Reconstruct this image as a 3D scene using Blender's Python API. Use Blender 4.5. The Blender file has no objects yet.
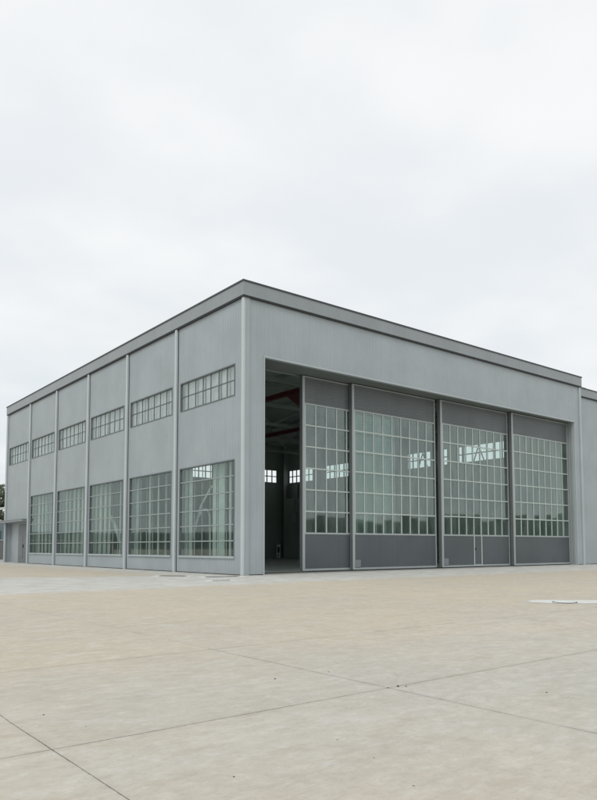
import bpy, math, random
from math import sin, cos, pi, radians
from mathutils import Vector, noise as mnoise

S = 1.48                      # metres per drawing unit
scn = bpy.context.scene
col = scn.collection
R = random.Random(7)

# ------------------------------------------------------------------ helpers
class MB:
    def __init__(self): self.v = []; self.f = []
    def quad(self, a, b, c, d):
        n = len(self.v); self.v += [a, b, c, d]; self.f.append((n, n+1, n+2, n+3)); return self
    def box(self, x0, y0, z0, x1, y1, z1):
        if x0 > x1: x0, x1 = x1, x0
        if y0 > y1: y0, y1 = y1, y0
        if z0 > z1: z0, z1 = z1, z0
        n = len(self.v)
        self.v += [(x0,y0,z0),(x1,y0,z0),(x1,y1,z0),(x0,y1,z0),(x0,y0,z1),(x1,y0,z1),(x1,y1,z1),(x0,y1,z1)]
        for q in ((0,3,2,1),(4,5,6,7),(0,1,5,4),(1,2,6,5),(2,3,7,6),(3,0,4,7)):
            self.f.append(tuple(n+i for i in q))
        return self
    def bar(self, p, q, w, h=None):
        """square bar from p to q"""
        h = h or w
        p = Vector(p); q = Vector(q); d = (q-p).normalized()
        up = Vector((0,0,1)) if abs(d.z) < .95 else Vector((0,1,0))
        s = d.cross(up).normalized(); u = s.cross(d)
        n = len(self.v)
        for c in (p, q):
            for a, b in ((-1,-1),(1,-1),(1,1),(-1,1)):
                self.v.append(tuple(c + s*a*w/2 + u*b*h/2))
        for i in range(4):
            j = (i+1) % 4; self.f.append((n+i, n+j, n+4+j, n+4+i))
        self.f += [(n+3,n+2,n+1,n), (n+4,n+5,n+6,n+7)]
        return self
    def tube(self, pts, r, seg=10):
        pts = [Vector(p) for p in pts]; rings = []
        for i, p in enumerate(pts):
            d = (pts[min(i+1, len(pts)-1)] - pts[max(i-1, 0)]).normalized()
            up = Vector((0,0,1)) if abs(d.z) < .9 else Vector((0,1,0))
            s = d.cross(up).normalized(); u = s.cross(d)
            rr = r[i] if isinstance(r, (list, tuple)) else r
            n = len(self.v)
            for k in range(seg):
                a = 2*pi*k/seg; self.v.append(tuple(p + s*cos(a)*rr + u*sin(a)*rr))
            rings.append(n)
        for a, b in zip(rings, rings[1:]):
            for k in range(seg):
                m = (k+1) % seg; self.f.append((a+k, a+m, b+m, b+k))
        self.f.append(tuple(rings[0]+k for k in range(seg))[::-1]); self.f.append(tuple(rings[-1]+k for k in range(seg)))
        return self
    def disc(self, cx, cy, z0, z1, rx, ry, seg=28, rin=0):
        n = len(self.v)
        for z in (z0, z1):
            for k in range(seg):
                a = 2*pi*k/seg; self.v.append((cx+rx*cos(a), cy+ry*sin(a), z))
        if rin:
            for z in (z0, z1):
                for k in range(seg):
                    a = 2*pi*k/seg; self.v.append((cx+rx*rin*cos(a), cy+ry*rin*sin(a), z))
        for k in range(seg):
            m = (k+1) % seg
            self.f.append((n+k, n+m, n+seg+m, n+seg+k))
            if rin:
                i0 = n+2*seg; i1 = n+3*seg
                self.f.append((n+seg+k, n+seg+m, i1+m, i1+k)); self.f.append((i0+m, i0+k, i1+k, i1+m))
        if not rin:
            self.f.append(tuple(n+seg+k for k in range(seg))); self.f.append(tuple(n+k for k in range(seg))[::-1])
        return self
    def build(self, name, mat, parent=None, loc=(0,0,0), bevel=0, smooth=False, s=S):
        """vertices are relative to loc; loc is relative to the parent"""
        me = bpy.data.meshes.new(name)
        me.from_pydata([(x*s, y*s, z*s) for x, y, z in self.v], [], self.f)
        me.materials.append(mat); me.update()
        if smooth:
            for p in me.polygons: p.use_smooth = True
        o = bpy.data.objects.new(name, me); col.objects.link(o)
        o.location = (loc[0]*s, loc[1]*s, loc[2]*s)
        if parent: o.parent = parent
        if bevel:
            m = o.modifiers.new('bevel', 'BEVEL'); m.width = bevel; m.segments = 2; m.limit_method = 'ANGLE'
        return o

def tag(o, label=None, cat=None, group=None, kind=None):
    if label: o['label'] = label
    if cat: o['category'] = cat
    if group: o['group'] = group
    if kind: o['kind'] = kind
    return o
def empty(name, loc):
    o = bpy.data.objects.new(name, None); col.objects.link(o)
    o.location = tuple(c*S for c in loc); o.empty_display_size = .3
    return o
def kids(o): return [c for c in bpy.data.objects if c.parent == o]
def copy_tree(o, parent=None):
    ch = kids(o)
    c = o.copy(); col.objects.link(c); c.parent = parent
    for k in ch: copy_tree(k, c)
    return c
def move(o, x, y, z=0): o.location = (x*S, y*S, z*S); return o
def grid_wall(mb, axis, c0, c1, u0, u1, z0, z1, holes):
    """wall slab; axis 'x': plane of constant x, u = y; axis 'y': plane of constant y, u = x"""
    us = sorted({u0, u1} | {h[0] for h in holes} | {h[1] for h in holes})
    for a, b in zip(us, us[1:]):
        m = (a+b)/2
        hs = sorted([(h[2], h[3]) for h in holes if h[0] < m < h[1]])
        z = z0
        for q0, q1 in hs + [(z1, z1)]:
            if q0 - z > 1e-4:
                if axis == 'x': mb.box(c0, a, z, c1, b, q0)
                else: mb.box(a, c0, z, b, c1, q0)
            z = q1

# ---------------------------------------------------------------- materials
def newmat(name):
    m = bpy.data.materials.new(name); m.use_nodes = True
    nt = m.node_tree; nt.nodes.clear()
    return m, nt, nt.nodes, nt.links
def N(nt, t, **kw):
    n = nt.nodes.new(t)
    for k, v in kw.items():
        if k.startswith('_'): setattr(n, k[1:], v)
        else: n.inputs[k.replace('__', ' ')].default_value = v
    return n
def math_(nt, op, a, b=None, c=None, clamp=False):
    n = nt.nodes.new('ShaderNodeMath'); n.operation = op; n.use_clamp = clamp
    for i, x in enumerate((a, b, c)):
        if x is None: continue
        if isinstance(x, (int, float)): n.inputs[i].default_value = x
        else: nt.links.new(x, n.inputs[i])
    return n.outputs[0]
def sstep(nt, x, lo, hi):
    n = nt.nodes.new('ShaderNodeMapRange'); n.interpolation_type = 'SMOOTHSTEP'
    n.inputs['From Min'].default_value = lo; n.inputs['From Max'].default_value = hi
    nt.links.new(x, n.inputs['Value']); return n.outputs[0]
def mixc(nt, fac, a, b, mode='MIX'):
    n = nt.nodes.new('ShaderNodeMix'); n.data_type = 'RGBA'; n.blend_type = mode
    if isinstance(fac, (int, float)): n.inputs[0].default_value = fac
    else: nt.links.new(fac, n.inputs[0])
    for i, x in ((6, a), (7, b)):
        if isinstance(x, tuple): n.inputs[i].default_value = (*x, 1) if len(x) == 3 else x
        else: nt.links.new(x, n.inputs[i])
    return n.outputs[2]
def noise_(nt, vec, scale, detail=4, rough=.55, sc=(1,1,1)):
    mp = nt.nodes.new('ShaderNodeMapping'); mp.inputs['Scale'].default_value = sc
    nt.links.new(vec, mp.inputs['Vector'])
    n = N(nt, 'ShaderNodeTexNoise', Scale=scale, Detail=detail, Roughness=rough)
    nt.links.new(mp.outputs[0], n.inputs['Vector']); return n.outputs['Fac']

def paint(name, c, rough=.45, rib=None, rib_depth=.012, groove_k=.38, metal=0., var=.06, streak=.09, spec=.5):
    """painted sheet metal; rib = (axis, pitch in m); groove_k = how dark the joints are"""
    m, nt, nd, lk = newmat(name)
    geo = nd.new('ShaderNodeNewGeometry'); pos = geo.outputs['Position']
    sx = nd.new('ShaderNodeSeparateXYZ'); lk.new(pos, sx.inputs[0])
    big = noise_(nt, pos, .35, 5); fine = noise_(nt, pos, 9, 4)
    stk = noise_(nt, pos, 1.0, 5, .6, (3.2, 3.2, .12))
    a = mixc(nt, sstep(nt, big, .3, .7), tuple(x*(1-var) for x in c), tuple(min(1, x*(1+var)) for x in c))
    a = mixc(nt, math_(nt, 'MULTIPLY', sstep(nt, stk, .45, .75), streak*2), a, tuple(x*.72 for x in c))
    a = mixc(nt, math_(nt, 'MULTIPLY', sstep(nt, fine, .45, .7), .06), a, tuple(x*.8 for x in c))
    h = math_(nt, 'MULTIPLY', big, .004)
    if rib:
        ax = sx.outputs['XYZ'.index(rib[0])]
        fr = math_(nt, 'FRACT', math_(nt, 'DIVIDE', ax, rib[1]))
        tri = math_(nt, 'ABSOLUTE', math_(nt, 'SUBTRACT', fr, .5))
        prof = sstep(nt, tri, .30, .42)
        h = math_(nt, 'ADD', h, math_(nt, 'MULTIPLY', prof, rib_depth))
        groove = sstep(nt, tri, .455, .49)
        a = mixc(nt, math_(nt, 'MULTIPLY', groove, groove_k), a, tuple(x*.5 for x in c))
        # every sheet has its own very slight tone
        wn = nd.new('ShaderNodeTexWhiteNoise'); wn.noise_dimensions = '1D'
        lk.new(math_(nt, 'FLOOR', math_(nt, 'DIVIDE', ax, rib[1]*5)), wn.inputs['W'])
        a = mixc(nt, math_(nt, 'MULTIPLY', wn.outputs['Value'], .07), a, tuple(x*.82 for x in c))
    b = nd.new('ShaderNodeBsdfPrincipled')
    b.inputs['Roughness'].default_value = rough; b.inputs['Metallic'].default_value = metal
    b.inputs['Specular IOR Level'].default_value = spec
    rr = math_(nt, 'ADD', math_(nt, 'MULTIPLY', fine, .2), rough-.1); lk.new(rr, b.inputs['Roughness'])
    lk.new(a, b.inputs['Base Color'])
    bp = nd.new('ShaderNodeBump'); bp.inputs['Strength'].default_value = .8; bp.inputs['Distance'].default_value = 1
    lk.new(h, bp.inputs['Height']); lk.new(bp.outputs[0], b.inputs['Normal'])
    o = nd.new('ShaderNodeOutputMaterial'); lk.new(b.outputs[0], o.inputs[0]); return m

def glass(name, tint, refl0, refl1, dirt=.1, dirtcol=(.5,.56,.54)):
    m, nt, nd, lk = newmat(name)
    lw = nd.new('ShaderNodeLayerWeight'); lw.inputs['Blend'].default_value = .5
    f = math_(nt, 'POWER', lw.outputs['Facing'], 3.5)
    f = math_(nt, 'MULTIPLY_ADD', f, refl1-refl0, refl0, clamp=True)
    geo = nd.new('ShaderNodeNewGeometry')
    nz = noise_(nt, geo.outputs['Position'], .55, 3)
    tr = nd.new('ShaderNodeBsdfTransparent'); tr.inputs[0].default_value = (*tint, 1)
    gl = nd.new('ShaderNodeBsdfGlossy'); gl.inputs['Color'].default_value = (.80, .93, .89, 1); gl.inputs['Roughness'].default_value = .03
    bp = nd.new('ShaderNodeBump'); bp.inputs['Strength'].default_value = .12; bp.inputs['Distance'].default_value = .01
    lk.new(nz, bp.inputs['Height']); lk.new(bp.outputs[0], gl.inputs['Normal'])
    df = nd.new('ShaderNodeBsdfDiffuse'); df.inputs[0].default_value = (*dirtcol, 1)
    gr = noise_(nt, geo.outputs['Position'], 1.6, 6, .65, (1, 1, .3))
    m1 = nd.new('ShaderNodeMixShader'); lk.new(math_(nt, 'MULTIPLY', sstep(nt, gr, .2, .8), dirt*2), m1.inputs[0])
    lk.new(tr.outputs[0], m1.inputs[1]); lk.new(df.outputs[0], m1.inputs[2])
    m2 = nd.new('ShaderNodeMixShader'); lk.new(f, m2.inputs[0]); lk.new(m1.outputs[0], m2.inputs[1]); lk.new(gl.outputs[0], m2.inputs[2])
    o = nd.new('ShaderNodeOutputMaterial'); lk.new(m2.outputs[0], o.inputs[0]); return m

def plain(name, c, rough=.8, var=.15, scale=3.):
    m, nt, nd, lk = newmat(name)
    geo = nd.new('ShaderNodeNewGeometry')
    n = noise_(nt, geo.outputs['Position'], scale, 6)
    a = mixc(nt, n, tuple(x*(1-var) for x in c), tuple(x*(1+var) for x in c))
    b = nd.new('ShaderNodeBsdfPrincipled'); b.inputs['Roughness'].default_value = rough
    lk.new(a, b.inputs['Base Color'])
    o = nd.new('ShaderNodeOutputMaterial'); lk.new(b.outputs[0], o.inputs[0]); return m

WALL = (.358, .400, .422)
M = {}
M['side_wall'] = paint('side_cladding', WALL, .5, rib=('Y', .30), rib_depth=.012, groove_k=.5)
M['front_wall'] = paint('front_cladding', WALL, .5, rib=('X', .30), rib_depth=.006, groove_k=.16)
M['post'] = paint('corner_post_paint', (.52,.57,.585), .4, var=.03)
M['trim'] = paint('light_trim', (.42,.47,.49), .4, var=.04)
M['fascia'] = paint('fascia_sheet', (.275,.305,.32), .42, var=.05)
M['cap'] = paint('dark_cap', (.05,.055,.06), .5)
M['groove'] = paint('shadow_groove', (.03,.033,.036), .7)  # near-black, painted where shade lines run under the fascia and beside pilasters
M['leaf'] = paint('door_frame_paint', (.36,.40,.40), .45, var=.04)
M['leaf_side'] = paint('door_edge_paint', (.13,.145,.15), .5)
M['side_bars'] = paint('side_glazing_bars', (.30,.345,.34), .5)
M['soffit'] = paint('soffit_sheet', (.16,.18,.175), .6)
M['leaf_panel'] = paint('door_panel_paint', (.086,.101,.110), .5, var=.10, streak=.16)
M['leaf_top'] = paint('upper_door_panel_paint', (.118,.134,.138), .5, var=.10, streak=.16)
M['bars'] = paint('glazing_bars', (.46,.52,.50), .45, var=.03)
M['dark_bars'] = paint('dark_glazing_bars', (.13,.15,.155), .5)
M['door'] = paint('service_door_paint', (.17,.19,.195), .5)
M['glass'] = glass('door_glass', (.62,.76,.71), .165, .8, .09)
M['upper_glass'] = glass('upper_side_glass', (.93,.955,.95), .10, .62, .22, (.62,.66,.66))
M['side_glass'] = glass('side_glass', (.78,.87,.84), .10, .60, .05)
M['blind'] = plain('pale_blind', (.56,.60,.61), .8, .10, 1.)
M['curtain'] = plain('pale_curtain', (.55,.60,.58), .8, .25, 1.5)
M['inside'] = plain('inner_wall', (.36,.41,.385), .85, .15, .6)
M['inside_roof'] = plain('inner_roof', (.50,.54,.53), .8, .08, .6)
M['steel'] = paint('pale_steel', (.38,.42,.41), .5)
M['plate'] = paint('cover_plate_paint', (.20,.225,.235), .5)
M['red'] = paint('red_steel', (.14,.034,.04), .5)
M['floor'] = plain('hangar_floor', (.42,.44,.42), .45, .15, .7)
M['white'] = plain('white_enamel', (.85,.87,.86), .4, .05)
M['black'] = plain('black_rubber', (.02,.02,.022), .7, .2)
M['iron'] = plain('cast_iron', (.07,.068,.062), .7, .3, 6)
M['stone'] = plain('pebble_stone', (.07,.062,.052), .9, .3, 20)
M['patch'] = plain('pale_concrete', (.70,.72,.71), .85, .12, 2.)
M['patch_c'] = plain('new_concrete', (.62,.63,.60), .9, .12, 3.)
M['roof'] = plain('roof_membrane', (.3,.3,.3), .9)
M['box'] = paint('grey_box', (.33,.35,.36), .5)
M['bark'] = plain('bark', (.09,.07,.05), .9, .3, 5)
M['hill'] = plain('wooded_hill', (.05,.085,.065), 1., .5, .06)
M['shed'] = paint('shed_sheet', (.22,.27,.32), .5)
M['fence'] = plain('block_wall', (.20,.21,.21), .9, .15, 2)

def leaf_mat():
    m, nt, nd, lk = newmat('foliage')
    oi = nd.new('ShaderNodeNewGeometry')
    n = noise_(nt, oi.outputs['Position'], .8, 4)
    a = mixc(nt, n, (.035,.055,.025), (.09,.115,.05))
    b = nd.new('ShaderNodeBsdfPrincipled'); b.inputs['Roughness'].default_value = .7
    lk.new(a, b.inputs['Base Color'])
    o = nd.new('ShaderNodeOutputMaterial'); lk.new(b.outputs[0], o.inputs[0]); return m
M['foliage'] = leaf_mat()

def ground_mat():
    m, nt, nd, lk = newmat('apron_concrete')
    geo = nd.new('ShaderNodeNewGeometry')
    vm = nd.new('ShaderNodeVectorMath'); vm.operation = 'SCALE'; vm.inputs['Scale'].default_value = 1/S
    lk.new(geo.outputs['Position'], vm.inputs[0]); pos = vm.outputs[0]
    sp = nd.new('ShaderNodeSeparateXYZ'); lk.new(pos, sp.inputs[0]); X, Y = sp.outputs[0], sp.outputs[1]
    big = noise_(nt, pos, .22, 6, .6)
    mid = noise_(nt, pos, 1.3, 8, .68)
    drag = noise_(nt, pos, 1.6, 8, .72, (.8, 1.5, 1))      # broom and water marks
    drag2 = noise_(nt, pos, 1.4, 8, .7, (1.5, .8, 1))
    fine = noise_(nt, pos, 26, 6, .75)
    grit = noise_(nt, pos, 120, 3, .7)
    c = mixc(nt, sstep(nt, big, .36, .64), (.540,.500,.415), (.500,.487,.440))
    # more beige out towards the building, greyer near the camera
    c = mixc(nt, math_(nt, 'MULTIPLY', sstep(nt, Y, -19.5, -14.5), .9), c, mixc(nt, sstep(nt, big, .36, .64), (.560,.487,.368), (.520,.470,.372)))
    c = mixc(nt, math_(nt, 'MULTIPLY', sstep(nt, mid, .42, .64), .6), c, mixc(nt, .5, c, (.40,.37,.31)))
    c = mixc(nt, math_(nt, 'MULTIPLY', sstep(nt, drag, .47, .68), .35), c, (.60,.57,.50))
    c = mixc(nt, math_(nt, 'MULTIPLY', sstep(nt, drag2, .50, .70), .25), c, (.42,.385,.32))
    c = mixc(nt, math_(nt, 'MULTIPLY', sstep(nt, fine, .50, .72), .45), c, (.33,.31,.27))
    c = mixc(nt, math_(nt, 'MULTIPLY', sstep(nt, grit, .58, .74), .5), c, (.26,.24,.21))
    c = mixc(nt, math_(nt, 'MULTIPLY', sstep(nt, grit, .42, .25), .25), c, (.62,.60,.54))
    g6 = noise_(nt, pos, 7, 8, .78, (.8, 1.3, 1)); g2 = noise_(nt, pos, 2.6, 8, .74, (.7, 1.4, 1))
    c = mixc(nt, math_(nt, 'MULTIPLY', sstep(nt, g6, .50, .66), .42), c, (.67,.66,.61))
    c = mixc(nt, math_(nt, 'MULTIPLY', sstep(nt, g6, .50, .36), .36), c, (.37,.34,.28))
    c = mixc(nt, math_(nt, 'MULTIPLY', sstep(nt, g2, .54, .66), .45), c, (.60,.60,.57))
    c = mixc(nt, math_(nt, 'MULTIPLY', sstep(nt, g2, .46, .36), .40), c, (.42,.375,.30))
    # pale strip of newer concrete in front of the doors, running on to the left
    wob = math_(nt, 'MULTIPLY', math_(nt, 'SUBTRACT', mid, .5), 3.6)
    front = sstep(nt, math_(nt, 'ADD', Y, wob), -6.2, -4.9)
    diag = math_(nt, 'ADD', math_(nt, 'ADD', Y, math_(nt, 'MULTIPLY', X, .45)), wob)  # fades out to beige to the far left
    left_fade = sstep(nt, diag, 1.2, -.3)
    right = sstep(nt, X, -3.2, -1.2)
    band = math_(nt, 'MULTIPLY', front, math_(nt, 'MAXIMUM', left_fade, right))
    pale = mixc(nt, sstep(nt, drag, .35, .65), (.44,.45,.42), (.64,.66,.65))
    c = mixc(nt, math_(nt, 'MULTIPLY', band, .75), c, pale)
    # pits and small dark spots
    vo = nd.new('ShaderNodeTexVoronoi'); vo.inputs['Scale'].default_value = 7; lk.new(pos, vo.inputs['Vector'])
    sel = nd.new('ShaderNodeSeparateColor'); lk.new(vo.outputs['Color'], sel.inputs[0])
    pit = math_(nt, 'MULTIPLY', math_(nt, 'LESS_THAN', vo.outputs['Distance'], math_(nt, 'MULTIPLY', sel.outputs[1], .055)), math_(nt, 'GREATER_THAN', sel.outputs[0], .72))
    c = mixc(nt, math_(nt, 'MULTIPLY', pit, .55), c, (.20,.17,.13))
    # hairline cracks in places
    ve = nd.new('ShaderNodeTexVoronoi'); ve.feature = 'DISTANCE_TO_EDGE'; ve.inputs['Scale'].default_value = .42
    dv = nd.new('ShaderNodeVectorMath'); dv.operation = 'ADD'; lk.new(pos, dv.inputs[0])
    nc = nd.new('ShaderNodeTexNoise'); nc.inputs['Scale'].default_value = 1.6; nc.inputs['Detail'].default_value = 7; lk.new(pos, nc.inputs['Vector'])
    sc_ = nd.new('ShaderNodeVectorMath'); sc_.operation = 'SCALE'; sc_.inputs['Scale'].default_value = .9; lk.new(nc.outputs['Color'], sc_.inputs[0])
    lk.new(sc_.outputs[0], dv.inputs[1]); lk.new(dv.outputs[0], ve.inputs['Vector'])
    crack = math_(nt, 'MULTIPLY', math_(nt, 'LESS_THAN', ve.outputs['Distance'], .0016), sstep(nt, big, .50, .60))
    c = mixc(nt, math_(nt, 'MULTIPLY', crack, .35), c, (.22,.19,.15))
    # contact shade painted into the ground along the foot of the walls
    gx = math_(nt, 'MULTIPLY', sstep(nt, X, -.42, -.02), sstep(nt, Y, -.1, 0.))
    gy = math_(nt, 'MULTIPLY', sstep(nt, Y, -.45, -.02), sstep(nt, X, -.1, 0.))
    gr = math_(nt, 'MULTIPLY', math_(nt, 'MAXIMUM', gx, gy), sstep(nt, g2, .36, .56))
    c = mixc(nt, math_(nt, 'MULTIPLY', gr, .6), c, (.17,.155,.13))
    # slabs
    def cell(v, off, pitch):
        q = math_(nt, 'DIVIDE', math_(nt, 'SUBTRACT', v, off), pitch)
        return q, math_(nt, 'MULTIPLY', math_(nt, 'ABSOLUTE', math_(nt, 'SUBTRACT', q, math_(nt, 'ROUND', q))), pitch)
    jit = math_(nt, 'MULTIPLY', math_(nt, 'SUBTRACT', noise_(nt, pos, .9, 3, .5), .5), .035)
    jf = math_(nt, 'MULTIPLY', math_(nt, 'SUBTRACT', fine, .5), .008)
    jj = math_(nt, 'ADD', jit, jf)
    qx, dx = cell(math_(nt, 'ADD', X, jj), -14.05, 2.69)
    qy, dy = cell(math_(nt, 'ADD', Y, jj), -19.06, 2.71)
    cmb = nd.new('ShaderNodeCombineXYZ')
    lk.new(math_(nt, 'FLOOR', qx), cmb.inputs[0]); lk.new(math_(nt, 'FLOOR', qy), cmb.inputs[1])
    wn = nd.new('ShaderNodeTexWhiteNoise'); wn.noise_dimensions = '2D'; lk.new(cmb.outputs[0], wn.inputs['Vector'])
    c = mixc(nt, math_(nt, 'MULTIPLY', wn.outputs['Value'], .16), c, (.40,.385,.34))
    wv = math_(nt, 'MULTIPLY_ADD', fine, .0055, .0008)
    ly = math_(nt, 'LESS_THAN', dy, wv)
    lx = math_(nt, 'LESS_THAN', dx, wv)
    # the joints across are worn away further right, those along fade far out
    lx = math_(nt, 'MULTIPLY', lx, math_(nt, 'MAXIMUM', sstep(nt, Y, -16.2, -16.3), math_(nt, 'MULTIPLY', sstep(nt, mid, .5, .56), .5)))
    lx = math_(nt, 'MULTIPLY', lx, math_(nt, 'MAXIMUM', sstep(nt, X, -10.2, -10.6), math_(nt, 'MULTIPLY', sstep(nt, mid, .5, .6), .35)))
    ly = math_(nt, 'MULTIPLY', ly, math_(nt, 'MAXIMUM', sstep(nt, Y, -12.5, -17.5), math_(nt, 'MULTIPLY', sstep(nt, big, .42, .6), .55)))
    j = math_(nt, 'MAXIMUM', lx, ly)
    jstr = math_(nt, 'MULTIPLY', j, math_(nt, 'MULTIPLY_ADD', sstep(nt, mid, .30, .58), .45, .50))
    halo = math_(nt, 'MULTIPLY', sstep(nt, math_(nt, 'MINIMUM', dy, math_(nt, 'ADD', dx, sstep(nt, X, -10.6, -10.2))), .07, .0), math_(nt, 'MULTIPLY', mid, .28))
    c = mixc(nt, halo, c, (.30,.275,.235))
    c = mixc(nt, jstr, c, (.085,.07,.055))
    b = nd.new('ShaderNodeBsdfPrincipled'); b.inputs['Roughness'].default_value = .85
    b.inputs['Specular IOR Level'].default_value = .3
    lk.new(c, b.inputs['Base Color'])
    h = math_(nt, 'ADD', math_(nt, 'MULTIPLY', fine, .004), math_(nt, 'MULTIPLY', grit, .0015))
    h = math_(nt, 'SUBTRACT', h, math_(nt, 'MULTIPLY', j, .01))
    bp = nd.new('ShaderNodeBump'); bp.inputs['Strength'].default_value = .6; bp.inputs['Distance'].default_value = 1
    lk.new(h, bp.inputs['Height']); lk.new(bp.outputs[0], b.inputs['Normal'])
    o = nd.new('ShaderNodeOutputMaterial'); lk.new(b.outputs[0], o.inputs[0]); return m
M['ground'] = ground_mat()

# ------------------------------------------------------------ ground, hills
g = MB(); a = 2600
g.quad((-a,-a,0),(a,-a,0),(a,a,0),(-a,a,0))
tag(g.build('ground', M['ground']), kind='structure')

hl = MB(); n = 260; rows = 5
for i in range(n+1):
    t = 2*pi*i/n
    for r_ in range(rows):
        f = r_/(rows-1)
        rad = 330 + 60*f + 12*sin(3*t)
        da = (t - radians(-50) + pi) % (2*pi) - pi      # the ridge is higher to the south-east, opposite the doors
        bump = max(0., min(1., (radians(75)-abs(da))/radians(35))); bump = bump*bump*(3-2*bump)
        base = 9.8 + 7.4*bump + (1.2-.9*bump)*mnoise.noise(Vector((cos(t)*2.2, sin(t)*2.2, 1))) + .8*mnoise.noise(Vector((cos(t)*14, sin(t)*14, 4))) + .35*mnoise.noise(Vector((cos(t)*60, sin(t)*60, 8)))
        z = -1 if r_ == 0 else base*(.45+.55*f)
        hl.v.append((rad*cos(t), rad*sin(t), z))
for i in range(n):
    for r_ in range(rows-1):
        q = i*rows+r_; hl.f.append((q, q+rows, q+rows+1, q+1))
tag(hl.build('hills', M['hill'], smooth=True), kind='structure')

# ------------------------------------------------------------------- hangar
L0, B, HF, H, W, L6 = 5.61, 5.38, 11.36, 12.0, 25.94, 32.78
OX0, OX1, OH = 1.03, 25.1, 9.0
hg = tag(empty('hangar', (0,0,0)), 'large grey metal-clad aircraft hangar with four glazed sliding doors and a flat roof', 'hangar')

wy = [(.65, 5.25)] + [(6.05+B*k, 10.62+B*k) for k in range(5)]          # window spans, near to far
UZ = (7.37, 8.71); LZ = (.72, 4.73)
RZ0 = 2.95                                                              # head of the recess in the last bay
holes = [(a_, b_, *UZ) for a_, b_ in wy] + [(a_, b_, *LZ) for a_, b_ in wy[:5]] + [(27.5, 32.6, 0, RZ0)]
w = MB(); grid_wall(w, 'x', 0, .14, .15, L6, 0.03, HF-.02, holes)
w.build('side_wall', M['side_wall'], hg)
w = MB(); grid_wall(w, 'y', 0, .14, 0, W, 0.03, HF-.02, [(OX0, OX1, 0, OH)])
w.build('front_wall', M['front_wall'], hg)
# base flashing
w = MB(); w.box(.02, .15, 0, .13, 27.4, .03); w.box(.02, .02, 0, OX0, .13, .03); w.build('base_flashing', M['groove'], hg)
# back wall and right wall with upper windows
bw = [(3.4+6.4*k, 8.0+6.4*k) for k in range(3)] + [(22.9, 25.85)]
bw = [(3.2, 5.6), (9.6, 12.0), (16.2, 18.4), (22.9, 25.95)]
w = MB(); grid_wall(w, 'y', L6-.14, L6, .14, 27.0, 0, HF-.02, [(a_, b_, 7.55, 8.85) for a_, b_ in bw]); w.build('back_wall', M['inside'], hg)
rw = [(6.0, 10.6), (11.45, 15.9), (16.75, 17.25), (22.4, 26.3), (27.5, 32.0)]
w = MB(); grid_wall(w, 'x', 26.86, 27.0, .31, L6-.15, 0, HF-.02, [(a_, b_, 7.5, 8.8) for a_, b_ in rw]); w.build('right_wall', M['inside'], hg)
w = MB(); w.box(.15, .15, 11.36, 26.99, L6-.01, 11.5); w.build('roof_deck', M['inside_roof'], hg)
w = MB(); w.box(.15, .145, -.01, 26.85, L6-.15, .012); w.build('floor_slab', M['floor'], hg)
# lintel soffit, inner header, jambs
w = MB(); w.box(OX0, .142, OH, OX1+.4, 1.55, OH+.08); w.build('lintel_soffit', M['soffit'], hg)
w = MB(); w.box(.15, 1.56, OH, 26.85, 1.66, HF-.03); w.build('inner_header', M['inside'], hg)
w = MB(); w.box(OX0-.09, .142, 0, OX0-.01, 1.2, OH-.01); w.build('jamb', M['trim'], hg)
w = MB()
w.box(OX1+.02, .142, 0, OX1+.12, 1.6, OH-.003)
for k, yy in enumerate((.16, .30, .44)):
    w.box(OX1-.05, yy, 0, OX1+.02, yy+.05, OH-.003)
w.build('jamb', M['leaf'], hg)
# edge trims of the opening
w = MB(); w.box(OX0-.05, -.03, 0.0, OX0+.003, .15, OH); w.build('edge_trim', M['trim'], hg)
w = MB(); w.box(OX0-.05, -.035, OH-.003, OX1+.02, .145, OH+.07); w.build('edge_trim', M['trim'], hg)
w = MB(); w.box(OX1-.003, -.02, 0.0, OX1+.05, .15, OH-.004); w.build('edge_trim', M['trim'], hg)
# corner post and pilasters
w = MB(); w.box(-.07, -.05, 0, .03, .10, HF-.03); w.build('corner_post', M['post'], hg, bevel=.02)
MB().box(.032, -.045, 0, .26, -.002, HF-.03).build('corner_flashing', M['front_wall'], hg)
pil = MB().box(-.10, -.09, 0, -.002, .09, HF-.03)
M['pil'] = paint('pilaster_paint', (.50,.555,.57), .4, var=.03)
p0 = pil.build('pilaster', M['pil'], hg, (0, L0, 0), bevel=.012)
g0 = MB().box(-.006, -.15, 0, -.001, -.09, HF-.03).box(-.006, .09, 0, -.001, .13, HF-.03).build('pilaster_shade', M['groove'], p0)  # thin dark strips painting the shade line on both sides of a pilaster
for k in range(1, 5):
    c = p0.copy(); col.objects.link(c); c.parent = hg; move(c, 0, L0+B*k)
    c2 = g0.copy(); col.objects.link(c2); c2.parent = c
w = MB().box(-.09, L6-.28, 0, -.002, L6+.02, HF-.03); w.build('pilaster', M['trim'], hg, bevel=.012)
w = MB().box(W-.22, -.07, 0, W, -.002, HF-.03); w.build('pilaster', M['trim'], hg, bevel=.012)
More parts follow.
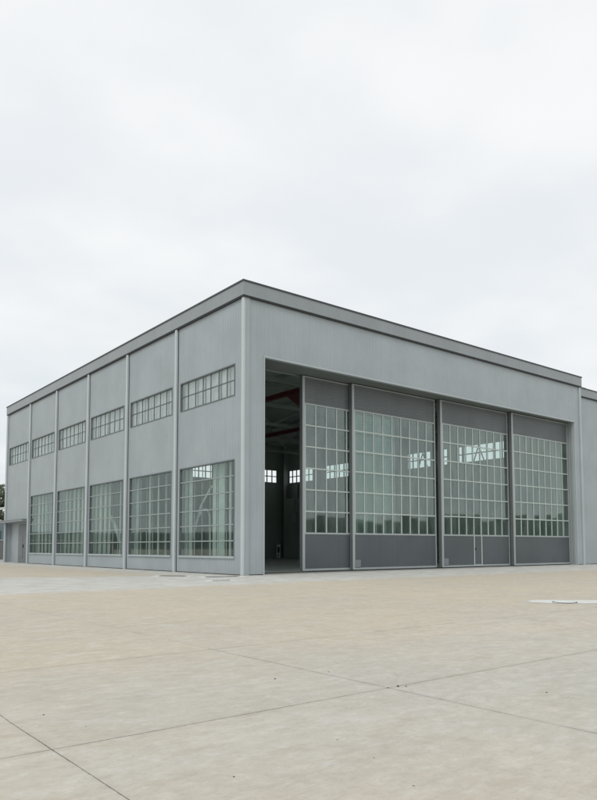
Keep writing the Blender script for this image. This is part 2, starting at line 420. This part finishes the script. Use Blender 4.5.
# fascia with dark cap and a near-black strip that paints the shade line beneath
w = MB()
w.box(-.12, -.12, HF+.04, W+.02, .12, H-.04).box(-.12, .122, HF+.04, .12, L6+.05, H-.04)
w.box(.122, L6-.14, HF+.04, W+.02, L6+.05, H-.04).box(W-.2, .122, HF+.04, W+.02, L6-.142, H-.04)
w.build('fascia', M['fascia'], hg, bevel=.01)
w = MB()
w.box(-.15, -.15, H-.04, W+.05, .14, H+.025).box(-.15, .142, H-.04, .14, L6+.08, H+.025)
w.box(.142, L6-.16, H-.04, W+.05, L6+.08, H+.025).box(W-.22, .142, H-.04, W+.05, L6-.162, H+.025)
w.build('parapet_cap', M['cap'], hg)
w = MB().box(-.10, -.10, HF-.03, W, .10, HF+.038).box(-.10, .102, HF-.03, .10, L6+.03, HF+.038); w.build('shade_strip', M['groove'], hg)
w = MB().box(.16, .16, 11.51, W-.25, L6-.17, 11.55); w.build('roof_membrane', M['roof'], hg)

# side windows ------------------------------------------------------------
def window_upper(wd, y0, special=False):
    n = 7; h = UZ[1]-UZ[0]
    f = MB()
    f.box(-.02, 0, 0, .10, .04, h).box(-.02, wd-.04, 0, .10, wd, h).box(-.021, .04, 0, .10, wd-.04, .04).box(-.03, .04, h-.05, .10, wd-.04, h)
    fo = f.build('window', M['dark_bars'], hg, (0, y0, UZ[0]))
    b = MB()
    for k in range(1, n): b.box(.02, wd*k/n-.016, .04, .06, wd*k/n+.016, h-.05)
    b.box(.015, .04, h*.5-.018, .058, wd-.04, h*.5+.018)
    b.build('glazing_bars', M['dark_bars'], fo)
    g_ = MB().quad((.045, .04, .04), (.045, wd-.04, .04), (.045, wd-.04, h-.04), (.045, .04, h-.04)); g_.build('glass', M['upper_glass'], fo)
    bl = MB(); rr = random.Random(int(y0*10))
    for k in range(n):
        a0 = wd*k/n; d = .02 + rr.random()*.10
        bl.box(.13+d, a0+.02+rr.random()*.10, .0, .15+d, a0+wd/n-.005, h)
    bl.build('blind', M['blind'], fo)
    return fo
def window_lower(wd, y0, k0):
    n = 7; nr = 6; h = LZ[1]-LZ[0]
    f = MB()
    f.box(-.02, 0, 0, .10, .045, h).box(-.02, wd-.045, 0, .10, wd, h).box(-.03, .045, h-.05, .10, wd-.045, h)
    fo = f.build('window', M['dark_bars'], hg, (0, y0, LZ[0]))
    MB().box(-.06, -.04, -.05, .10, wd+.04, .035).build('sill', M['trim'], fo)
    b = MB()
    for k in range(1, n): b.box(.03, wd*k/n-.012, .03, .062, wd*k/n+.012, h-.05)
    for k in range(1, nr): b.box(.0, .045, h*k/nr-.024, .066, wd-.045, h*k/nr+.024)
    b.build('glazing_bars', M['side_bars'], fo)
    MB().quad((.045, .03, .03), (.045, wd-.03, .03), (.045, wd-.03, h-.03), (.045, .03, h-.03)).build('glass', M['side_glass'], fo)
    # vertical blind slats hanging inside, drawn to different widths
    rr = random.Random(40+k0); cb = MB()
    spans = {0: [(4.8,5.3),(4.2,4.45),(2.12,2.37),(1.43,2.0),(.9,1.05)], 1: [(4.95,5.3),(4.4,4.7),(3.0,3.15),(2.1,2.2),(1.3,1.38)], 2: [(5.08,5.3),(4.5,4.75),(3.8,4.15),(3.15,3.5),(2.6,2.9),(1.2,1.3)],
             3: [(.3,.75),(1.1,1.5),(1.9,2.2),(2.6,3.0),(3.4,3.7),(4.0,4.3)], 4: [(.2,.6),(.9,1.3),(1.6,1.9),(2.3,2.7),(3.1,3.4),(3.8,4.2)]}[k0]
    for s0, s1 in spans:
        cb.box(.42, s0, -LZ[0]+.02, .46, s1, h+.2)
        if k0 == 0: continue
        for q in range(int((s1-s0)/.11)): cb.box(.40, s0+q*.11, -LZ[0]+.02, .42, s0+q*.11+.035, h+.2)
    cb.build('blind', M['curtain'], fo)
for k, (a_, b_) in enumerate(wy):
    window_upper(b_-a_, a_)
    if k < 5: window_lower(b_-a_, a_, k)

def hall_window(axis, c, u0, u1, z0, z1):
    n = max(1, round((u1-u0)/.66)); f = MB()
    P = (lambda a, z, d: (c+d, a, z)) if axis == 'x' else (lambda a, z, d: (a, c+d, z))
    def bx(a0, a1, q0, q1):
        if axis == 'x': f.box(c-.04, a0, q0, c+.04, a1, q1)
        else: f.box(a0, c-.04, q0, a1, c+.04, q1)
    bx(u0, u0+.05, z0, z1); bx(u1-.05, u1, z0, z1); bx(u0+.05, u1-.05, z0, z0+.05); bx(u0+.05, u1-.05, z1-.05, z1)
    for k in range(1, n): bx(u0+(u1-u0)*k/n-.045, u0+(u1-u0)*k/n+.045, z0+.05, z1-.05)
    m_ = (z0+z1)/2
    for k in range(n):
        bx(u0+(u1-u0)*k/n+.03, u0+(u1-u0)*(k+1)/n-.03, m_-.04, m_+.04)
    f.build('window', M['dark_bars'], hg)
for a_, b_ in rw: hall_window('x', 26.93, a_, b_, 7.5, 8.8)
for a_, b_ in bw: hall_window('y', L6-.07, a_, b_, 7.55, 8.85)

# last bay: recess with double door under a thin canopy --------------------
w = MB(); w.box(.38, 27.42, 0, .46, 28.05, RZ0).box(.38, 30.55, 0, .46, 32.7, RZ0).box(.38, 28.05, 2.82, .46, 30.55, RZ0)
w.box(.141, 27.42, 0, .38, 27.49, RZ0).box(.141, 32.61, 0, .38, 32.7, RZ0).box(.141, 27.42, RZ0, .46, 32.7, RZ0+.06)
w.build('recess_wall', M['side_wall'], hg)
d = MB().box(.33, 28.06, .03, .379, 29.29, 2.8).box(.33, 29.31, .03, .379, 30.54, 2.8).build('service_door', M['door'], hg)
MB().box(.27, 29.2, 1.1, .33, 29.26, 1.35).build('handle', M['black'], d)
MB().box(.31, 28.2, .35, .329, 29.15, 2.0).box(.31, 29.45, .35, .329, 30.4, 2.0).build('door_panel', M['door'], d)
w = MB().box(-.34, 27.52, 2.99, -.003, 34.6, 3.12).box(-.38, 27.5, 3.12, -.003, 34.62, 3.17)
w.box(-.003, L6+.03, 2.99, .6, 34.6, 3.12)
w.build('canopy', M['fascia'], hg, bevel=.01)

# interior steel -----------------------------------------------------------
def lattice(y, x0, x1, z0, z1, parent):
    t = MB(); t.box(x0, y-.09, z1-.16, x1, y+.09, z1).box(x0, y-.11, z0, x1, y+.11, z0+.20)
    nn = 10; st = (x1-x0)/nn
    for k in range(nn):
        xa = x0+st*k; xb = xa+st
        if k % 2 == 0: t.bar((xa, y, z1-.1), (xb, y, z0+.1), .09)
        else: t.bar((xa, y, z0+.1), (xb, y, z1-.1), .09)
    return t
for k in range(5):
    y = L0+B*k
    lattice(y, .75, 26.2, 9.75, 11.25, hg).build('roof_truss', M['steel'], hg)
for x in (4., 9., 14., 19., 24.):
    MB().box(x-.08, 1.7, 11.15, x+.08, L6-.2, 11.34).build('purlin', M['steel'], hg)
def column(x):
    c = MB().box(x-.26, -.17, 0, x-.21, .17, 11.2).box(x+.21, -.17, 0, x+.26, .17, 11.2).box(x-.21, -.02, 0, x+.21, .02, 11.2)
    return c
cl = column(.48).build('column', M['steel'], hg, (0, L0, 0)); cr = column(26.5).build('column', M['steel'], hg, (0, L0, 0))
for k in range(1, 5):
    for s_ in (cl, cr):
        c = s_.copy(); col.objects.link(c); c.parent = hg; move(c, 0, L0+B*k)
c = cr.copy(); col.objects.link(c); c.parent = hg; move(c, .1, 31.9)
# pale posts and tubular braces of the wind bracing in the first bays
br = MB().tube([(.9, 6.1, .5), (.9, 5.93, .99), (.9, 5.3, 2.16), (.9, 4.86, 3.05), (.9, 4.4, 3.45), (.9, 3.9, 3.9)], .05, 8)
br.tube([(.9, 5.1, 2.5), (.9, 4.7, 2.85), (.9, 4.3, 2.85), (.9, 4.05, 2.5), (.9, 4.0, .3)], .04, 8)
br.build('brace', M['curtain'], hg)
MB().bar((.75, 12.6, .6), (.75, 14.6, 2.9), .13).build('brace', M['curtain'], hg)
for y0 in (L0, L0+B):
    w = MB().bar((26.2, y0+1.6, 6.2), (26.2, y0+3.4, 10.6), .07).bar((26.05, y0+1.6, 10.6), (26.05, y0+3.4, 6.2), .07)
    for q_ in (1.1, 3.9): w.box(26.1, y0+q_, 6.2, 26.22, y0+q_+.13, 10.6)
    w.build('brace', M['steel'], hg)
# wall liner ribs on the far walls
w = MB(); y = 1.9
while y < 32:
    w.box(26.66, y, 0, 26.86, y+.30, 7.3); y += 1.35
w.build('liner_ribs', M['steel'], hg)
# red crane girders running down the hall
for x, y0 in ((7.6, 5.75), (15.3, 13.4)):
    w = MB().box(x-.11, y0+.2, 9.50, x+.11, 32.2, 9.54).box(x-.11, y0+.2, 9.70, x+.11, 32.2, 9.76).box(x-.04, y0+.2, 9.54, x+.04, 32.2, 9.70)
    w.build('crane_girder', M['red'], hg)
    if x > 10: continue
    n_ = MB(); n_.v = [(-.1, 1.3, 9.49), (-.1, 0, 9.49), (-.1, 0, 8.75), (-.1, .15, 8.75), (.1, 1.3, 9.49), (.1, 0, 9.49), (.1, 0, 8.75), (.1, .15, 8.75)]
    n_.f = [(0,1,2,3), (7,6,5,4), (0,4,5,1), (1,5,6,2), (2,6,7,3), (3,7,4,0)]
    n_.build('knee_bracket', M['red'], hg, (x, y0, 0))
# small partition room in the far corner
MB().box(26.0, 28.3, .012, 26.64, 31.6, 5.9).build('partition', M['inside'], hg)

# ------------------------------------------------------------ sliding doors
GZ0, GZ1, LW, NP, NR = 1.76, 7.67, 5.99, 9, 6
def make_leaf(x, y, wicket=False):
    f = MB(); T = .22
    f.box(0, 0, .06, .13, .03, 8.95); 
    f.box(LW-.07, 0, .06, LW, .03, 8.95)
    f.box(.13, 0, GZ0-.05, LW-.07, .03, GZ0+.03); f.box(.13, 0, GZ1-.03, LW-.07, .03, GZ1+.04)
    f.box(.13, .0, .06, LW-.07, .03, .15); f.box(.13, .0, 8.9, LW-.07, .03, 8.95)
    lf = f.build('sliding_door', M['leaf'], hg, (x, y, 0))
    e = MB().box(0, .031, .06, .10, T, 8.95).box(LW-.08, .031, .06, LW, T, 8.95).box(.10, .031, .06, LW-.08, T, .14).box(.10, .05, GZ1-.02, LW-.08, T, GZ1+.03)
    e.build('frame', M['leaf_side'], lf)
    xa, xb = .13, LW-.07
    p = MB().box(xa, .018, GZ1+.04, xb, .05, 8.9)
    z = GZ1+.15
    while z < 8.85: p.box(xa, .012, z, xb, .018, z+.012); z += .15
    p.build('upper_panel', M['leaf_top'], lf)
    n = NP; pw = (xb-xa)/n
    p = MB()
    if wicket:
        wx0, wx1 = xa+4*pw, xa+5*pw
        p.box(xa, .014, .15, wx0-.04, .05, GZ0-.05).box(wx1+.04, .014, .15, xb, .05, GZ0-.05)
        wd = MB().box(wx0+.03, .010, .17, wx1-.03, .05, GZ0-.055).build('wicket_door', M['leaf_panel'], lf)
        fr = MB().box(wx0-.04, -.012, .10, wx0+.025, .03, GZ0-.052).box(wx1-.025, -.012, .10, wx1+.04, .03, GZ0-.052).box(wx0+.025, -.012, .10, wx1-.025, .03, .165)
        fr.build('wicket_frame', M['bars'], lf)
        MB().box(wx0+.06, -.05, .95, wx0+.09, -.0, 1.08).build('handle', M['black'], lf)
    else:
        p.box(xa, .014, .15, xb, .05, GZ0-.05)
    p.build('lower_panel', M['leaf_panel'], lf)
    b = MB()
    for k in range(1, n): b.box(xa+pw*k-.026, -.002, GZ0+.03, xa+pw*k+.026, .045, GZ1-.03)
    hh = (GZ1-GZ0)/NR
    for k in range(1, NR): b.box(xa, -.008, GZ0+hh*k-.03, xb, .047, GZ0+hh*k+.03)
    b.box(xa, .001, GZ0+.03, xa+.05, .046, GZ1-.03)
    b.build('glazing_bars', M['bars'], lf)
    # each pane sits at its own tiny angle, as real glazing does
    g_ = MB(); rr = random.Random(int(x*100))
    for i in range(n):
        for j in range(NR):
            x0, x1 = xa+pw*i+.01, xa+pw*(i+1)-.01; z0, z1 = GZ0+hh*j+.01, GZ0+hh*(j+1)-.01
            t1, t2 = rr.uniform(-.0025, .0025), rr.uniform(-.0025, .0025)
            g_.quad((x0, .030-t1-t2, z0), (x1, .030+t1-t2, z0), (x1, .030+t1+t2, z1), (x0, .030-t1+t2, z1))
    g_.build('glass', M['glass'], lf)
    return lf
leaf_pos = [(4.02, 1.20), (6.86, .95), (13.0, .70), (19.04, .45)]
for k, (x, y) in enumerate(leaf_pos):
    lf = make_leaf(x, y, wicket=(k == 2))
    if k in (1, 2): MB().box(.14, -.02, .17, .48, .013, .52).build('cover_plate', M['plate'], lf)
    if k == 2: lf['label'] = 'sliding door leaf with a narrow wicket door'
# floor rails
for y in (.56, .81, 1.06, 1.31):
    MB().box(1.1, y-.02, .012, 25.05, y+.02, .035).build('floor_rail', M['iron'], hg)

# -------------------------------------------------------------------- annex
an = tag(empty('annex', (26, .1, 0)), 'lower grey windowless annex adjoining the right end of the hangar front', 'annex')
AX = 26.0
def rel(mb): mb.v = [(x-AX, y-.1, z) for x, y, z in mb.v]; return mb
rel(MB().box(W+.03, .12, .03, 48, .30, 10.8).box(27.02, .301, .03, 48, 5.2, 10.8)).build('wall', M['front_wall'], an)
rel(MB().box(W+.03, .02, 10.84, 48.1, .31, 11.34).box(27.12, .311, 10.84, 48.1, 5.25, 11.34)).build('fascia', M['fascia'], an)
rel(MB().box(W+.06, -.01, 11.34, 48.13, .32, 11.40).box(27.15, .321, 11.34, 48.13, 5.28, 11.40)).build('parapet_cap', M['cap'], an)
rel(MB().box(W+.03, .04, 10.77, 48.05, .31, 10.838)).build('shade_strip', M['groove'], an)  # dark strip painting the shade line under the annex fascia
rel(MB().box(W+.04, .07, 0, W+.20, .118, 10.765)).build('edge_trim', M['trim'], an)

# ------------------------------------------------ things inside the hangar
t = tag(empty('hose_stand', (25.35, 31.6, .012)), 'small white stand with a dark oval loop on the floor inside the open doorway', 'hose stand')
t.rotation_euler.z = radians(-36); t.scale = (.55, .8, 1.02)
MB().box(-.33, .05, .0, .33, .12, 1.32).build('back_panel', M['white'], t)
MB().box(-.36, -.1, .0, .36, .15, .05).build('foot', M['black'], t)
pts = [(.19*cos(a_), -.02, .82+.33*sin(a_)) for a_ in [2*pi*i/20 for i in range(21)]]
hz = MB(); hz.v = []
hz.tube(pts, .035, 8).build('hose', M['black'], t, smooth=True)
q = MB(); q.box(-.13, .025, .56, .13, .049, 1.06); q.build('opening', M['black'], t)
MB().box(-.14, .02, .2, .06, .049, .36).build('lower_opening', M['black'], t)
t = tag(empty('electrical_box', (25.84, 29.9, 3.35)), 'grey wall-mounted electrical box high on the dark partition inside the open doorway', 'electrical box')
MB().box(0, -.45, 0, .15, .2, 1.1).build('body', M['box'], t)
MB().box(-.02, -.41, .04, -.001, .16, 1.06).build('cover', M['trim'], t)
MB().box(.08, -.15, 1.1, .13, -.1, 2.4).build('conduit', M['steel'], t)

# ------------------------------------------------------- drains and covers
def drain(x, y, ang, L, wd, label):
    t = tag(empty('drain_channel', (x, y, 0)), label, 'drain', 'drain covers in the pale concrete by the hangar corner')
    t.rotation_euler.z = ang
    MB().box(-L/2-.25, -wd/2-.22, .003, L/2+.25, wd/2+.22, .007).build('collar', M['patch'], t)
    g_ = MB().box(-L/2, -wd/2, .008, L/2, wd/2, .014)
    k = -L/2+.05
    while k < L/2-.04: g_.box(k, -wd/2+.03, .014, k+.03, wd/2-.03, .024); k += .08
    g_.build('grate', M['iron'], t)
drain(-2.45, 1.25, radians(-55), 1.1, .30, 'dark drain grate beside the side wall, left of the corner')
drain(-1.35, -.62, radians(-8), 1.35, .28, 'long dark drain grate closest to the hangar corner')
drain(-2.95, -3.1, radians(-20), .6, .12, 'shortest drain grate, farthest out from the hangar corner')

# irregular pale repair with a round manhole
def blob(cx, cy, rx, ry, z, seed, n=44):
    b = MB(); rr = random.Random(seed); ph = [rr.uniform(0, 6.28) for _ in range(4)]
    for i in range(n):
        a_ = 2*pi*i/n; k = 1+.12*sin(3*a_+ph[0])+.08*sin(5*a_+ph[1])+.05*sin(9*a_+ph[2])
        b.v.append((rx*k*cos(a_), ry*k*sin(a_), 0))
    b.f = [tuple(range(n))]
    return b
pt = blob(0, 0, 1.25, .45, 0, 3).build('concrete_patch', M['patch_c'], None, (-2.0, -15.45, .004))
pt.rotation_euler.z = radians(-38)
tag(pt, 'irregular white patch of newer concrete around a manhole, out on the right of the apron', 'concrete patch')
t = tag(empty('manhole_cover', (-2.45, -15.35, .005)), 'round pale manhole cover with a dark rim in the white concrete patch', 'manhole cover')
MB().disc(0, 0, 0, .010, .24, .24, 32, .92).build('rim', M['iron'], t)
MB().disc(0, 0, 0, .009, .22, .22, 32).build('lid', M['patch'], t)

# pebbles and crumbs on the slabs
def pebble(x, y, r, label, seed, sx=1.3, group=None):
    rr = random.Random(seed); b = MB(); nn, mm = 8, 5; r *= .5
    for j in range(1, mm):
        for i in range(nn):
            th = pi*j/mm; a_ = 2*pi*i/nn; k = rr.uniform(.75, 1.15)
            b.v.append((r*sx*k*sin(th)*cos(a_), r*k*sin(th)*sin(a_), r*.55*(1-cos(th)*-1)*.5*k if j < mm/2 else r*.3*(1+cos(th))*k))
    for j in range(mm-2):
        for i in range(nn):
            m_ = (i+1) % nn; b.f.append((j*nn+i, (j+1)*nn+i, (j+1)*nn+m_, j*nn+m_))
    b.f.append(tuple(range(nn))); b.f.append(tuple((mm-2)*nn+i for i in range(nn))[::-1])
    o = b.build('pebble', M['stone'], None, (x, y, 0.001)); o.rotation_euler.z = rr.uniform(0, 3)
    tag(o, label, 'pebble', group)
PG = 'dark crumbs scattered on the concrete'
pebble(-13.818, -18.220, 0.012, 'dark pebble on the left slab above the crossing joints', 0, 1.4, PG)
pebble(-11.845, -18.180, 0.014, 'dark pebble in the middle of the slab between two long joints', 1, 3.2, PG)
pebble(-13.509, -20.094, 0.01, 'dark pebble near the bottom edge, right of the crossing joints', 2, 1.4, PG)
pebble(-11.269, -18.220, 0.013, 'dark pebble beside the joint running towards the hangar', 3, 1.4, PG)
pebble(-10.536, -19.961, 0.014, 'dark pebble above the joint at the right edge', 4, 1.4, PG)
pebble(-12.755, -20.309, 0.007, 'small crumb on the foreground slab', 5, 1.4, PG)
pebble(-12.679, -19.924, 0.007, 'small crumb on the foreground slab', 6, 1.4, PG)
pebble(-12.917, -20.738, 0.008, 'small crumb on the foreground slab', 7, 1.4, PG)
pebble(-11.365, -19.060, 0.015, 'leftmost and palest crumb at the central joint crossing', 8, 1.4, PG)
pebble(-11.253, -19.063, 0.02, 'long dark crumb at the central joint crossing', 9, 3.2, PG)
pebble(-11.212, -19.113, 0.015, 'rightmost crumb at the central joint crossing', 10, 1.4, PG)
pebble(-13.928, -18.485, 0.006, 'tiny crumb on the far left slab', 11, 1.4, PG)
pebble(-13.710, -18.694, 0.006, 'tiny crumb on the far left slab', 12, 1.4, PG)
pebble(-11.364, -15.351, 0.012, 'dark pebble on the slabs left of centre', 13, 1.4, PG)

# ---------------------------------------------------- beyond the left end
fw = tag(empty('boundary_wall', (0, 45, 0)), 'low grey boundary wall with a pale coping, glimpsed past the left end of the hangar', 'wall')
MB().box(-14, 0, 0, 14, .2, 1.75).build('wall', M['fence'], fw)
MB().box(-14, -.04, 1.75, 14, .24, 1.86).build('coping', M['trim'], fw)
sh = tag(empty('shed', (1.2, 50, 0)), 'blue-grey shed with a white-edged pitched roof, glimpsed past the left end of the hangar', 'shed')
MB().box(-4.2, 0, 0, 3.9, 6, 3.7).build('wall', M['shed'], sh)
r_ = MB(); r_.v = [(-4.6,-.3,3.7),(4.2,-.3,5.1),(4.2,6.3,5.1),(-4.6,6.3,3.7),(-4.6,-.3,3.9),(4.2,-.3,5.3),(4.2,6.3,5.3),(-4.6,6.3,3.9)]
r_.f = [(3,2,1,0),(4,5,6,7),(0,1,5,4),(1,2,6,5),(2,3,7,6),(3,0,4,7)]; r_.build('roof', M['white'], sh)
MB().box(-3.4, -.03, 1.9, 3.2, -.002, 2.8).build('window', M['glass'], sh)

def tree(x, y, h, seed, label):
    rr = random.Random(seed); t = tag(empty('tree', (x, y, 0)), label, 'tree', 'dark trees beyond the left end of the hangar')
    tk = MB().tube([(0,0,0),(.08,.05,h*.3),(0,.1,h*.6),(.1,0,h*.85)], [.22,.17,.12,.05], 8)
    for k in range(7):
        a_ = rr.uniform(0, 6.28); z = h*rr.uniform(.3, .75)
        tk.tube([(0,.05,z),(cos(a_)*h*.12, sin(a_)*h*.12, z+h*.07),(cos(a_)*h*.22, sin(a_)*h*.22, z+h*.17)], [.08,.05,.02], 6)
    tk.build('trunk', M['bark'], t, smooth=True)
    cr_ = MB()
    cl_ = []
    for k in range(46):
        a_ = rr.uniform(0, 6.28); q = rr.random()**.5; z = rr.uniform(.28, 1.0)
        rad = h*.30*math.sqrt(max(.05, 1-((z-.6)/.45)**2))
        cl_.append((cos(a_)*rad*q, sin(a_)*rad*q, z*h, h*rr.uniform(.05, .10)))
    for cx, cy, cz, cr in cl_:
        for _ in range(75):
            d_ = Vector((rr.gauss(0,1), rr.gauss(0,1), rr.gauss(0,1))).normalized()*cr*rr.uniform(.5, 1.1)
            c_ = Vector((cx, cy, cz)) + d_
            u = Vector((rr.gauss(0,1), rr.gauss(0,1), rr.gauss(0,1))).normalized(); v = u.orthogonal().normalized()
            s_ = h*rr.uniform(.010, .020)
            cr_.quad(tuple(c_-u*s_-v*s_*.5), tuple(c_+u*s_-v*s_*.5), tuple(c_+u*s_+v*s_*.5), tuple(c_-u*s_+v*s_*.5))
    cr_.build('crown', M['foliage'], t)
tree(5.3, 62, 8.6, 1, 'broad dark tree behind the blue-grey shed')
tree(1.0, 66, 7.4, 2, 'shorter dark tree left of the shed')
tree(9.5, 70, 9.0, 3, 'tallest dark tree, hidden mostly behind the hangar end')

# --------------------------------------------------------------------- sky
SUN_EL, SUN_AZ = radians(52), radians(238)       # azimuth clockwise from +Y: the light comes from the left front
wd = bpy.data.worlds.new('World'); scn.world = wd; wd.use_nodes = True
nt = wd.node_tree; nt.nodes.clear(); nd, lk = nt.nodes, nt.links
sky = nd.new('ShaderNodeTexSky'); sky.sky_type = 'NISHITA'; sky.sun_disc = False
sky.sun_elevation = SUN_EL; sky.sun_rotation = SUN_AZ; sky.air_density = 1.2; sky.dust_density = 2.5
tc = nd.new('ShaderNodeTexCoord'); d = tc.outputs['Generated']
sp = nd.new('ShaderNodeSeparateXYZ'); lk.new(d, sp.inputs[0])
# flat cloud deck: project the direction on a plane so that the cloud bands flatten towards the horizon
zz = math_(nt, 'ADD', math_(nt, 'MAXIMUM', sp.outputs[2], 0.0), .22)
cv = nd.new('ShaderNodeCombineXYZ'); lk.new(math_(nt, 'DIVIDE', sp.outputs[0], zz), cv.inputs[0]); lk.new(math_(nt, 'DIVIDE', sp.outputs[1], zz), cv.inputs[1])
c1 = noise_(nt, cv.outputs[0], 2.3, 5, .5, (1, 1, 1))
c2 = noise_(nt, cv.outputs[0], 1.0, 3, .5, (1, 1.6, 1))
k = 10.0
cloud = mixc(nt, sstep(nt, math_(nt, 'MULTIPLY_ADD', c1, .45, math_(nt, 'MULTIPLY', c2, .55)), .38, .60), (.80*k,.85*k,.885*k), (.99*k,1.0*k,1.005*k))
# nearer the horizon the deck is a little greyer and bluer, overhead it is brightest
el = sstep(nt, sp.outputs[2], -.02, .62)
cloud = mixc(nt, el, mixc(nt, .35, cloud, (.83*k,.885*k,.90*k)), mixc(nt, .35, cloud, (1.06*k,1.06*k,1.06*k)))
skyc = mixc(nt, .91, sky.outputs[0], cloud)
bg = nd.new('ShaderNodeBackground'); bg.inputs['Strength'].default_value = .1; lk.new(skyc, bg.inputs[0])
wo = nd.new('ShaderNodeOutputWorld'); lk.new(bg.outputs[0], wo.inputs[0])

sl = bpy.data.lights.new('sun', 'SUN'); sl.energy = .9; sl.angle = radians(22); sl.color = (1, .965, .90)
so = bpy.data.objects.new('sun', sl); col.objects.link(so)
sd = Vector((sin(SUN_AZ)*cos(SUN_EL), cos(SUN_AZ)*cos(SUN_EL), sin(SUN_EL)))
so.rotation_euler = sd.to_track_quat('Z', 'Y').to_euler()

# ------------------------------------------------------------------ camera
F, CX, CY, PI_, YA, RO = 690.476, 303.142, 499.934, .0680, .6769, -.0013
cam = bpy.data.cameras.new('camera'); co = bpy.data.objects.new('camera', cam); col.objects.link(co); scn.camera = co
co.location = (-15.4293*S, -23.0312*S, 1.1324*S)
fwd = Vector((sin(YA)*cos(PI_), cos(YA)*cos(PI_), sin(PI_))); q = fwd.to_track_quat('-Z', 'Y')
from mathutils import Quaternion
q = q @ Quaternion((0, 0, 1), RO)
co.rotation_mode = 'QUATERNION'; co.rotation_quaternion = q
cam.sensor_fit = 'VERTICAL'; cam.sensor_height = 36; cam.lens = F/800*36
cam.shift_y = (CY-400)/800; cam.shift_x = -(CX-298.5)/800
cam.clip_start = .1; cam.clip_end = 6000

vs = scn.view_settings; vs.view_transform = 'Standard'; vs.look = 'None'; vs.exposure = 0; vs.gamma = 1; vs.use_curve_mapping = False
scn.cycles.use_denoising = True
scn.cycles.max_bounces = 8; scn.cycles.transparent_max_bounces = 16; scn.cycles.sample_clamp_indirect = 6
